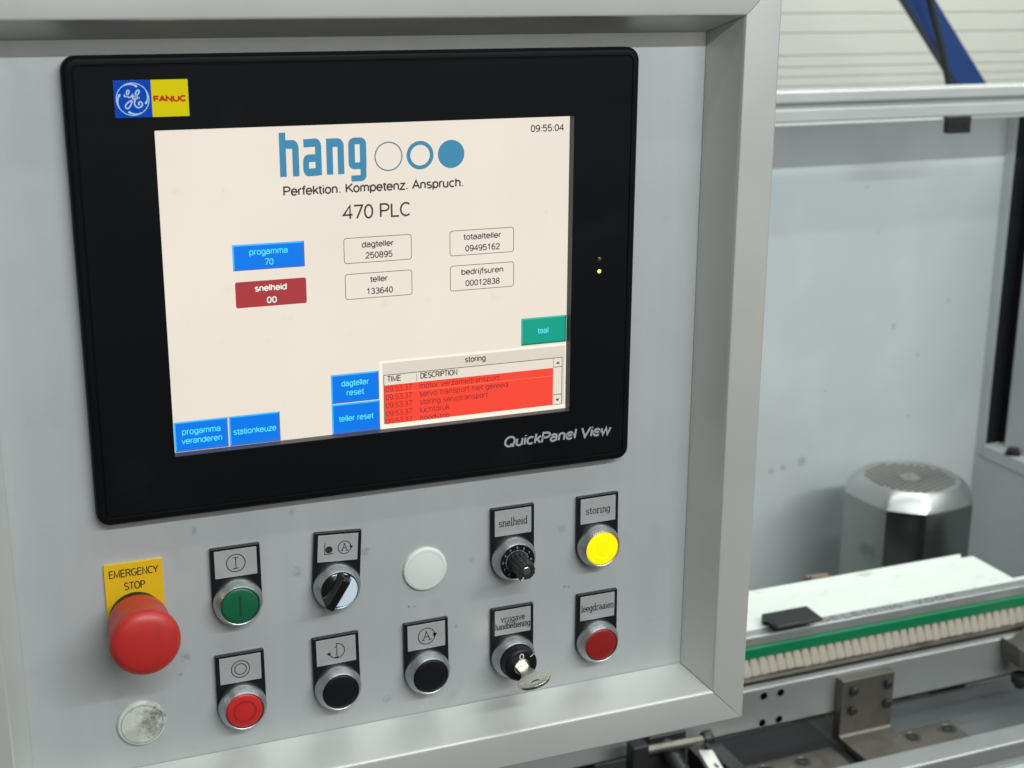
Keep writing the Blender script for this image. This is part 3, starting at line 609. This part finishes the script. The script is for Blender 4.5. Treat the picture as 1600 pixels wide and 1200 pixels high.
# the g sits between n and the first ring
q.v = [(210.2+(vx-210.2)*.775, vy, vz) for vx, vy, vz in q.v]
flat(q, 'company_mark', 'd_hang')
q = MB(); gx0, gx1 = 250.3, 261.0; w2 = 3.9; hh = w2/2
q.ribbon([(gx1-hh, b+3.2), (gx1-hh, xh-hh-1.8)]+corner_arc(gx1-hh-1.8, xh-hh-1.8, 1.8, 0, 90)+corner_arc(gx0+hh+1.8, xh-hh-1.8, 1.8, 90, 180)+[(gx0+hh, b+6.0)]+corner_arc(gx0+hh+1.6, b+6.0, 1.6, 180, 270)+[(gx1-hh, b+4.4)], w2, y)
q.ribbon([(gx1-hh, b+4.6), (gx1-hh, 270.6+1.6)]+corner_arc(gx1-hh-1.6, 270.6+1.6, 1.6, 0, -90)+[(gx0+1.4, 270.6)], w2*.92, y-.03)
flat(q, 'company_mark', 'd_hang')
flat(MB().ribbon(arc(274.3, 282.4, 8.15, 8.15, 0, 360, 48)[:-1], .75, y, True), 'company_ring', 'd_hang_thin')
flat(MB().ribbon(arc(293.6, 282.3, 7.15, 7.15, 0, 360, 48)[:-1], 2.3, y, True), 'company_ring', 'd_hang')
flat(MB().disc(312.9, 282.2, 8.3, y, 48), 'company_ring', 'd_hang')
# badge, model name, indicator lights
Y8 = -8.0
bd = MB().box(121.2, 160.3, -8.35, -8.02, 309.8, 329.4).build('brand_badge', 'logo_yellow', TP)
def bflat(mb, name, m_, par=bd): return mb.build(name, m_, par, facing=(0, -1, 0), smooth=False)
bflat(quad(MB(), 121.2, 140.7, 309.8, 329.4, -8.42), 'badge_square', 'logo_blue')
bflat(put_text(MB(), 'FANUC', 141.9, 158.9, 317.6, 3.5, -8.45, .27), 'lettering', 'logo_red')
q = MB(); ex, ez = 130.8, 319.5
q.ribbon(arc(ex, ez, 8.5, 8.5, 0, 360, 60)[:-1], .42, -8.48, True)
for a in (72, 162, 252, 342):
    for i in range(14):                                   # curls that thicken inside the ring
        t0, t1 = a+i*3.4, a+(i+1)*3.4; rr = 8.2-1.0*(1-i/14)**2; th = .35+.75*(1-i/14)
        q.ribbon(arc(ex, ez, rr, rr, t0, t1+.5, 2), th, -8.5)
    c0 = math.radians(a); q.disc(ex+7.15*math.cos(c0), ez+7.15*math.sin(c0), .62, -8.52, 12)
e = lambda P: [(ex+px, ez+pz) for px, pz in P]
q.ribbon(e(smoothline([(-4.3, 2.6), (-4.0, 1.5), (-2.9, 1.8), (-1.9, 3.2), (-1.6, 4.4), (-2.4, 4.7), (-3.0, 3.4), (-2.4, 1.2), (-.9, 1.2), (.2, 2.6), (.1, .6), (-.8, -2.2), (-2.2, -4.5), (-3.7, -4.6), (-3.9, -3.2), (-2.4, -1.6), (-.2, -.4), (2.2, .6)])), .68, -8.5)
q.ribbon(e(smoothline([(.9, 1.2), (2.3, 2.0), (3.6, 3.6), (3.3, 4.7), (2.2, 4.2), (1.6, 2.6), (2.2, 1.1), (3.4, .5), (2.0, .2), (.9, -1.2), (.9, -3.0), (2.2, -4.4), (4.0, -4.2), (4.9, -2.8), (4.2, -1.5), (3.0, -1.9), (2.9, -2.8), (3.6, -3.0)])), .68, -8.5)
bflat(q, 'emblem', 'logo_white')
bflat(put_text(MB(), 'QuickPanel View', 345.0, 418.2, 97.1, 7.5, -8.08, .18, .17), 'model_lettering', 'grey_ink', TP)
for z, m_ in ((213.6, 'led_off'), (205.9, 'led_on')):
    MB().lathe([(0, -8.5), (.8, -8.4), (1.3, -8.1)], (408.6, 0, z), 'y', 16).build('indicator_light', m_, TP)

# ------------------------------------------------------------------ push buttons and switches
def holder(t, ox, oz, rot=0.):
    def W(px, pz):
        c, s = math.cos(rot), math.sin(rot); return (ox+c*px-s*pz, oz+s*px+c*pz)
    out = [(15, 35.6), (-15, 35.6)]+[(15.2*math.cos(math.radians(a)), 15.2*math.sin(math.radians(a))) for a in range(180, 361, 12)]
    hd = MB().prism([W(*p) for p in out], -.05, -3).build('legend_holder', 'holder', t, bev=.7)
    rim = [W(px, pz) for px, pz in rrect(-12.75, 12.75, 25-8.8, 25+8.8, .3, 2)]
    MB().prism(rim, -2.6, -3.25).build('legend_plate', 'legend', hd, bev=.12, seg=1)
    return hd, W
RING = [(14.9, -2.9), (14.95, -5.0), (14.75, -6.2), (14.2, -7.6), (13.5, -8.8), (12.9, -9.8), (12.45, -10.6), (12.1, -11.0), (11.75, -10.9), (11.55, -10.4), (11.5, -8.0)]
def ring(t, x, z): return MB().lathe(RING, (x, 0, z), 'y', 72).build('ring', 'satin', t, angle=60)
YL = -3.33
def sym(hd, strokes, W, wd=.5, fills=()):
    mb = MB()
    for st in strokes: mb.ribbon([W(*p) for p in st], wd, YL)
    for st in fills: mb.add([(W(*p)[0], YL, W(*p)[1]) for p in st], [tuple(range(len(st)))])
    mb.build('engraving', 'ink', hd, facing=(0, -1, 0), smooth=False)
def words(hd, W, lines):
    mb = MB()
    for body, zb, width, asc in lines: engrave(mb, body, 0, zb, width, asc, YL, .58)
    mb.v = [(W(v[0], v[2])[0], v[1], W(v[0], v[2])[1]) for v in mb.v]
    mb.build('engraving', 'ink', hd, facing=(0, -1, 0), smooth=False)
def cap(t, x, z, m_, name='cap', r=11.35, y=-10.4):
    return MB().lathe([(0, y-.75), (r*.5, y-.7), (r*.85, y-.45), (r-.5, y-.2), (r-.1, y+.2), (r, y+1.2), (r, -4)], (x, 0, z), 'y', 56).build(name, m_, t, angle=50)
circ = lambda cx_, cz_, r, n=30: arc(cx_, cz_, r, r, 0, 360, n)
A_ = lambda cx_, cz_, k: [[(cx_-k*.62, cz_-k*.75), (cx_, cz_+k*.85), (cx_+k*.62, cz_-k*.75)], [(cx_-k*.36, cz_-k*.12), (cx_+k*.36, cz_-k*.12)], [(cx_-k*.92, cz_-k*.75), (cx_-k*.34, cz_-k*.75)], [(cx_+k*.34, cz_-k*.75), (cx_+k*.92, cz_-k*.75)], [(cx_-k*.3, cz_+k*.85), (cx_, cz_+k*.85)]]
def arrow(x, z, s): return [[(x-s, z+s*.6), (x+s, z+s*.3), (x, z-s)]]
b = thing('push_button', (173.6, 0, 18.8), 'green start push button with bar mark below the circled I legend', 'push button')
hd, W = holder(b, 173.6, 18.8); ring(b, 173.6, 18.8); c = cap(b, 173.6, 18.8, 'green')
MB().box(173.0, 174.2, -11.35, -11.0, 12.5, 25).build('bar_mark', 'green_dark', c)
sym(hd, [circ(0, 25, 5.6), [(0, 21.5), (0, 28.5)], [(-1.7, 28.5), (1.7, 28.5)], [(-1.9, 21.5), (1.9, 21.5)]], W, .55)
b = thing('push_button', (173.1, 0, -51.5), 'bright red stop push button below the double circle legend', 'push button')
hd, W = holder(b, 173.1, -51.5); ring(b, 173.1, -51.5); c = cap(b, 173.1, -51.5, 'red')
mb = MB(); a5 = arc(173.1, -51.5, 6.6, 6.6, 0, 360, 40)[:-1]; mb.ribbon(a5, 1.2, -11.22, True); mb.build('ring_mark', 'red_mark', c, facing=(0, -1, 0))
sym(hd, [circ(0, 25, 5.6), circ(0, 25, 3.6)], W, .55)
b = thing('push_button', (233.9, 0, -50.4), 'black push button below the legend with single cycle arrow and numeral 1', 'push button')
hd, W = holder(b, 233.9, -50.4, .011); ring(b, 233.9, -50.4); cap(b, 233.9, -50.4, 'black_cap')
sym(hd, [arc(.4, 25, 5, 5, 90, -160), [(-1, 27), (.4, 28.8), (.4, 20.6)], [(-.9, 20.6), (1.7, 20.6)], [(-6.0, 23.4), (-3.4, 23.8)], [(-5.6, 24.6), (-4.1, 22.6)], [(-4.2, 24.8), (-5.2, 22.6)]], W, .55, [circ(.4, 30, .6, 10)[:-1]])
b = thing('push_button', (293.7, 0, -51.0), 'black push button below the lone circled letter A arrow legend', 'push button')
hd, W = holder(b, 293.7, -51.0, .006); ring(b, 293.7, -51.0); cap(b, 293.7, -51.0, 'black_cap')
sym(hd, [circ(0, 25, 5.6)]+A_(0, 25, 3.6)+[[(4.2, 26.2), (7.2, 25.4)], [(4.6, 24.6), (6.8, 26.4)], [(5.7, 26.4), (5.7, 23.6)]], W, .55, [[(4.3, 25.9), (6.9, 25.6), (5.5, 23.2)]])
b = thing('indicator_lamp', (414.4, 0, 19.0), 'lit yellow lamp button below the storing legend', 'lamp')
hd, W = holder(b, 414.4, 19.0, .010); ring(b, 414.4, 19.0)
c = cap(b, 414.4, 19.0, 'lit_yellow', 'lens')
mb = MB(); mb.ribbon(arc(414.4, 19, 6.6, 6.6, 0, 360, 40)[:-1], .9, -11.22, True); mb.ribbon(arc(414.4, 19, 9.9, 9.9, 0, 360, 48)[:-1], .7, -11.1, True); mb.build('lens_ring', 'lit_yellow_hot', c, facing=(0, -1, 0))
words(hd, W, [('storing', 22.9, 18, 5.0)])
b = thing('push_button', (415.4, 0, -51.0), 'dark red push button below the leegdraaien legend', 'push button')
hd, W = holder(b, 415.4, -51.0, .003); ring(b, 415.4, -51.0); cap(b, 415.4, -51.0, 'dark_red')
words(hd, W, [('leegdraaien', 22.7, 24.4, 4.9)])
# selector
sx, sz = 235.2, 19.0
b = thing('selector_switch', (sx, 0, sz), 'black rotary selector switch with slanting grip and pale wedge', 'selector switch')
hd, W = holder(b, sx, sz, -.063); ring(b, sx, sz)
sym(hd, [[(-8.3, 28.6), (-8.3, 21.2)], [(-8.5, 21.4), (-2.9, 21.4)], circ(4.2, 25, 4.1)]+A_(4.2, 25, 2.7)+[[(7.4, 25.8), (9.2, 25.4)]], W, .5, [circ(-5.7, 24.2, 2.3, 18)[:-1], [(7.2, 25.9), (9.6, 25.6), (8.4, 23.7)]])
MB().lathe([(0, -12.6), (6, -12.4), (10, -11.4), (11.3, -10.4), (11.4, -6)], (sx, 0, sz), 'y', 48).build('base', 'gloss_black', b, angle=50)
ax = math.radians(57)
def SW(u, v): return (sx+math.cos(ax)*u-math.sin(ax)*v, sz+math.sin(ax)*u+math.cos(ax)*v)
def sl(u0, u1, v0, v1, y, r=1.2): return [(*SW(u, v)[:1], y, SW(u, v)[1]) for u, v in rrect(u0, u1, v0, v1, r, 3)]
MB().loops([sl(-10.4, 10.2, -1.2, 7.0, -11), sl(-11.4, 9.8, -1.1, 6.0, -13.4), sl(-12.4, 9.2, -1.0, 5.2, -15.6), sl(-12.6, 8.8, -.9, 4.8, -16.8), sl(-12, 8.2, -.4, 4.2, -17.6, 1)]).build('grip', 'gloss_black', b, angle=40)
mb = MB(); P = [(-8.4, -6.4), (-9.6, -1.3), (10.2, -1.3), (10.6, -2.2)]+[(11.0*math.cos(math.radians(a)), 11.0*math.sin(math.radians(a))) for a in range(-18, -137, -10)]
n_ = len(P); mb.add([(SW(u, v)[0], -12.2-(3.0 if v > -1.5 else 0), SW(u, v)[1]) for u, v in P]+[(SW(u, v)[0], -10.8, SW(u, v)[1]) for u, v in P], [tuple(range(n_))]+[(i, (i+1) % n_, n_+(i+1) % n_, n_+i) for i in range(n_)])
mb.build('wedge', 'wedge', b, bev=.3)  # pale sloped wedge covering one side of the base beside the grip
# speed potentiometer
px, pz = 353.5, 19.2
b = thing('speed_dial', (px, 0, pz), 'black ribbed speed dial with numbered scale below the snelheid legend', 'dial')
hd, W = holder(b, px, pz, .003); ring(b, px, pz); words(hd, W, [('snelheid', 22.8, 20.2, 5.2)])
dsc = MB().lathe([(0, -10.3), (11.3, -10.2), (11.4, -6)], (px, 0, pz), 'y', 48).build('scale_disc', 'black_cap', b, angle=40)
mb = MB(); mb.ribbon(arc(px, pz, 7.7, 7.7, 235, -55, 44), .22, -10.42)
for i in range(21):
    a = math.radians(235-290*i/20); r1 = 8.5 if i % 2 == 0 else 8.1
    mb.ribbon([(px+7.5*math.cos(a), pz+7.5*math.sin(a)), (px+r1*math.cos(a), pz+r1*math.sin(a))], .3, -10.44)
for i in range(11):
    a = math.radians(235-290*i/10); tx, tz = px+9.8*math.cos(a), pz+9.8*math.sin(a); w_ = width_of(str(i), 1.5)
    put_text(mb, str(i), tx-w_/2, tx+w_/2, tz-.75, 1.5, -10.44, .16)
mb.build('scale_print', 'grey_ink', dsc, facing=(0, -1, 0), smooth=False)
kn = MB().lathe([(7.0, -10.5), (7.0, -12.2), (6.5, -13), (6.2, -20), (5.7, -26.5), (5.2, -27.2), (3.2, -27.2), (3.2, -26.6), (0, -26.6)], (px, 0, pz), 'y', 72,
    wob=lambda a, i: 1+(.045*(1 if math.sin(a*14) > 0 else -1) if 2 <= i <= 4 else 0)).build('knob', 'black_plastic', b, angle=30)
MB().lathe([(0, -27.1), (2.5, -27.1), (2.9, -26.8), (3.0, -26.4)], (px, 0, pz), 'y', 24).build('screw', 'nickel', kn)
an = math.radians(235); MB().prism([(px+a_*math.cos(an)-c_*math.sin(an), pz+a_*math.sin(an)+c_*math.cos(an)) for a_, c_ in ((5.4, -.9), (7.4, -.5), (7.4, .5), (5.4, .9))], -27, -20).build('pointer', 'black_plastic', kn, bev=.2)
MB().prism([(px+a_*math.cos(an)-c_*math.sin(an), pz+a_*math.sin(an)+c_*math.cos(an)) for a_, c_ in ((4.4, -.22), (7.2, -.22), (7.2, .22), (4.4, .22))], -27.5, -27.1).build('pointer_line', 'white_ink', kn)
# key switch and its key
kx, kz = 353.6, -51.0
b = thing('key_switch', (kx, 0, kz), 'black key switch marked 0 below the two line vrijgave handbediening legend', 'key switch')
hd, W = holder(b, kx, kz); ring(b, kx, kz)
words(hd, W, [('vrijgave', 25.4, 17.2, 4.4), ('handbediening', 20.4, 25.0, 4.4)])
bar = MB().lathe([(11.4, -6), (11.4, -17.6), (10.8, -18.6), (9.8, -19), (0, -19)], (kx, 0, kz), 'y', 56).build('barrel', 'black_cap', b, angle=40)
q = MB(); put_text(q, '0', kx-1.4, kx+1.4, kz+4.6, 4.2, -19.1, .14); q.ribbon([(kx+6.0, kz+5.4), (kx+8.6, kz+7.4)], .5, -19.1)
q.build('position_print', 'white_ink', bar, facing=(0, -1, 0), smooth=False)
MB().lathe([(5.6, -18.8), (5.5, -19.8), (5.1, -20.2), (0, -20.2)], (kx, 0, kz-.4), 'y', 40).build('lock_face', 'nickel', bar, angle=40)
key = thing('key', (kx, -20.2, kz), 'small nickel key with oval bow inserted in the key switch', 'key')
ka = math.radians(14)
def KP(u, y, v): return (kx+u*math.cos(ka)-v*math.sin(ka), y, kz-.4+u*math.sin(ka)+v*math.cos(ka))
def kplate(outer, hole, th):
    n = len(outer); L = []
    for P_, v in ((hole, th*.6), (outer, th), (outer, -th), (hole, -th*.6)): L.append([KP(u, y_, v) for u, y_ in P_])
    L.append(L[0]); mb = MB(); mb.loops(L, False, False); return mb
oc = -40.0
kplate([(11.0*math.cos(2*math.pi*i/40), oc+8.2*math.sin(2*math.pi*i/40)) for i in range(40)], [(3.1*math.cos(2*math.pi*i/40), oc-2.6+2.2*math.sin(2*math.pi*i/40)) for i in range(40)], 1.1).build('bow', 'nickel', key, bev=.4)
mb = MB(); L = []
for y_, hw in ((-20.3, 4.0), (-27, 4.2), (-31, 5.2), (-34, 7.2)): L.append([KP(u, y_, v) for u, v in ((-hw, -1.0), (hw, -1.0), (hw, 1.0), (-hw, 1.0))])
mb.loops(L).build('blade', 'nickel', key, bev=.3)
# blanking plugs
for x_, z_, m_, lab in ((293.9, 19.8, 'plug', 'clean pale grey blanking plug between the selector and the speed dial'), (112.4, -52.4, 'plug_dirty', 'worn dirty grey blanking plug below the emergency stop')):
    t = thing('blanking_plug', (x_, 0, z_), lab, 'plug', 'round blanking plugs in the panel')
    MB().lathe([(14.6, -.05), (14.5, -1.4), (14.0, -2.0), (13.2, -2.2), (0, -2.35)], (x_, 0, z_), 'y', 56).build('cover', m_, t, angle=50)
    MB().ribbon(arc(x_, z_, 12.4, 12.4, 0, 360, 56)[:-1], .35, -2.42, True).build('moulded_line', 'box' if m_ == 'plug_dirty' else m_, t, facing=(0, -1, 0))
# emergency stop
exx, ezz = 113.6, 18.6
t = thing('emergency_stop', (exx, 0, ezz), 'large red mushroom emergency stop button on a yellow plate', 'emergency stop')
pl = MB().prism(rrect(97.2, 130.7, 2.2, 53.1, .8, 2), -.05, -1.4).build('name_plate', 'yellow', t, bev=.3)
q = MB(); put_text(q, 'EMERGENCY', 100.0, 127.8, 44.3, 4.9, -1.5, .13); put_text(q, 'STOP', 108.2, 119.9, 35.8, 5.0, -1.5, .13); q.build('lettering', 'ink', pl, facing=(0, -1, 0), smooth=False)
MB().lathe([(15.4, -1.4), (15.4, -7.5), (15, -8.2), (12, -8.4), (12, -14)], (exx, 0, ezz), 'y', 48).build('collar', 'holder', t, angle=40)
MB().lathe([(13.0, -9.5), (16.6, -9.5), (17.4, -10.4), (17.7, -13), (17.9, -19), (18.3, -25), (19.1, -30.5), (19.8, -34), (20.1, -37), (19.8, -39.2), (18.9, -41.0), (17.3, -42.4), (14.6, -43.4), (9.5, -44.1), (4, -44.4), (0, -44.5)], (exx, 0, ezz), 'y', 72).build('mushroom_head', 'estop_red', t, angle=60)
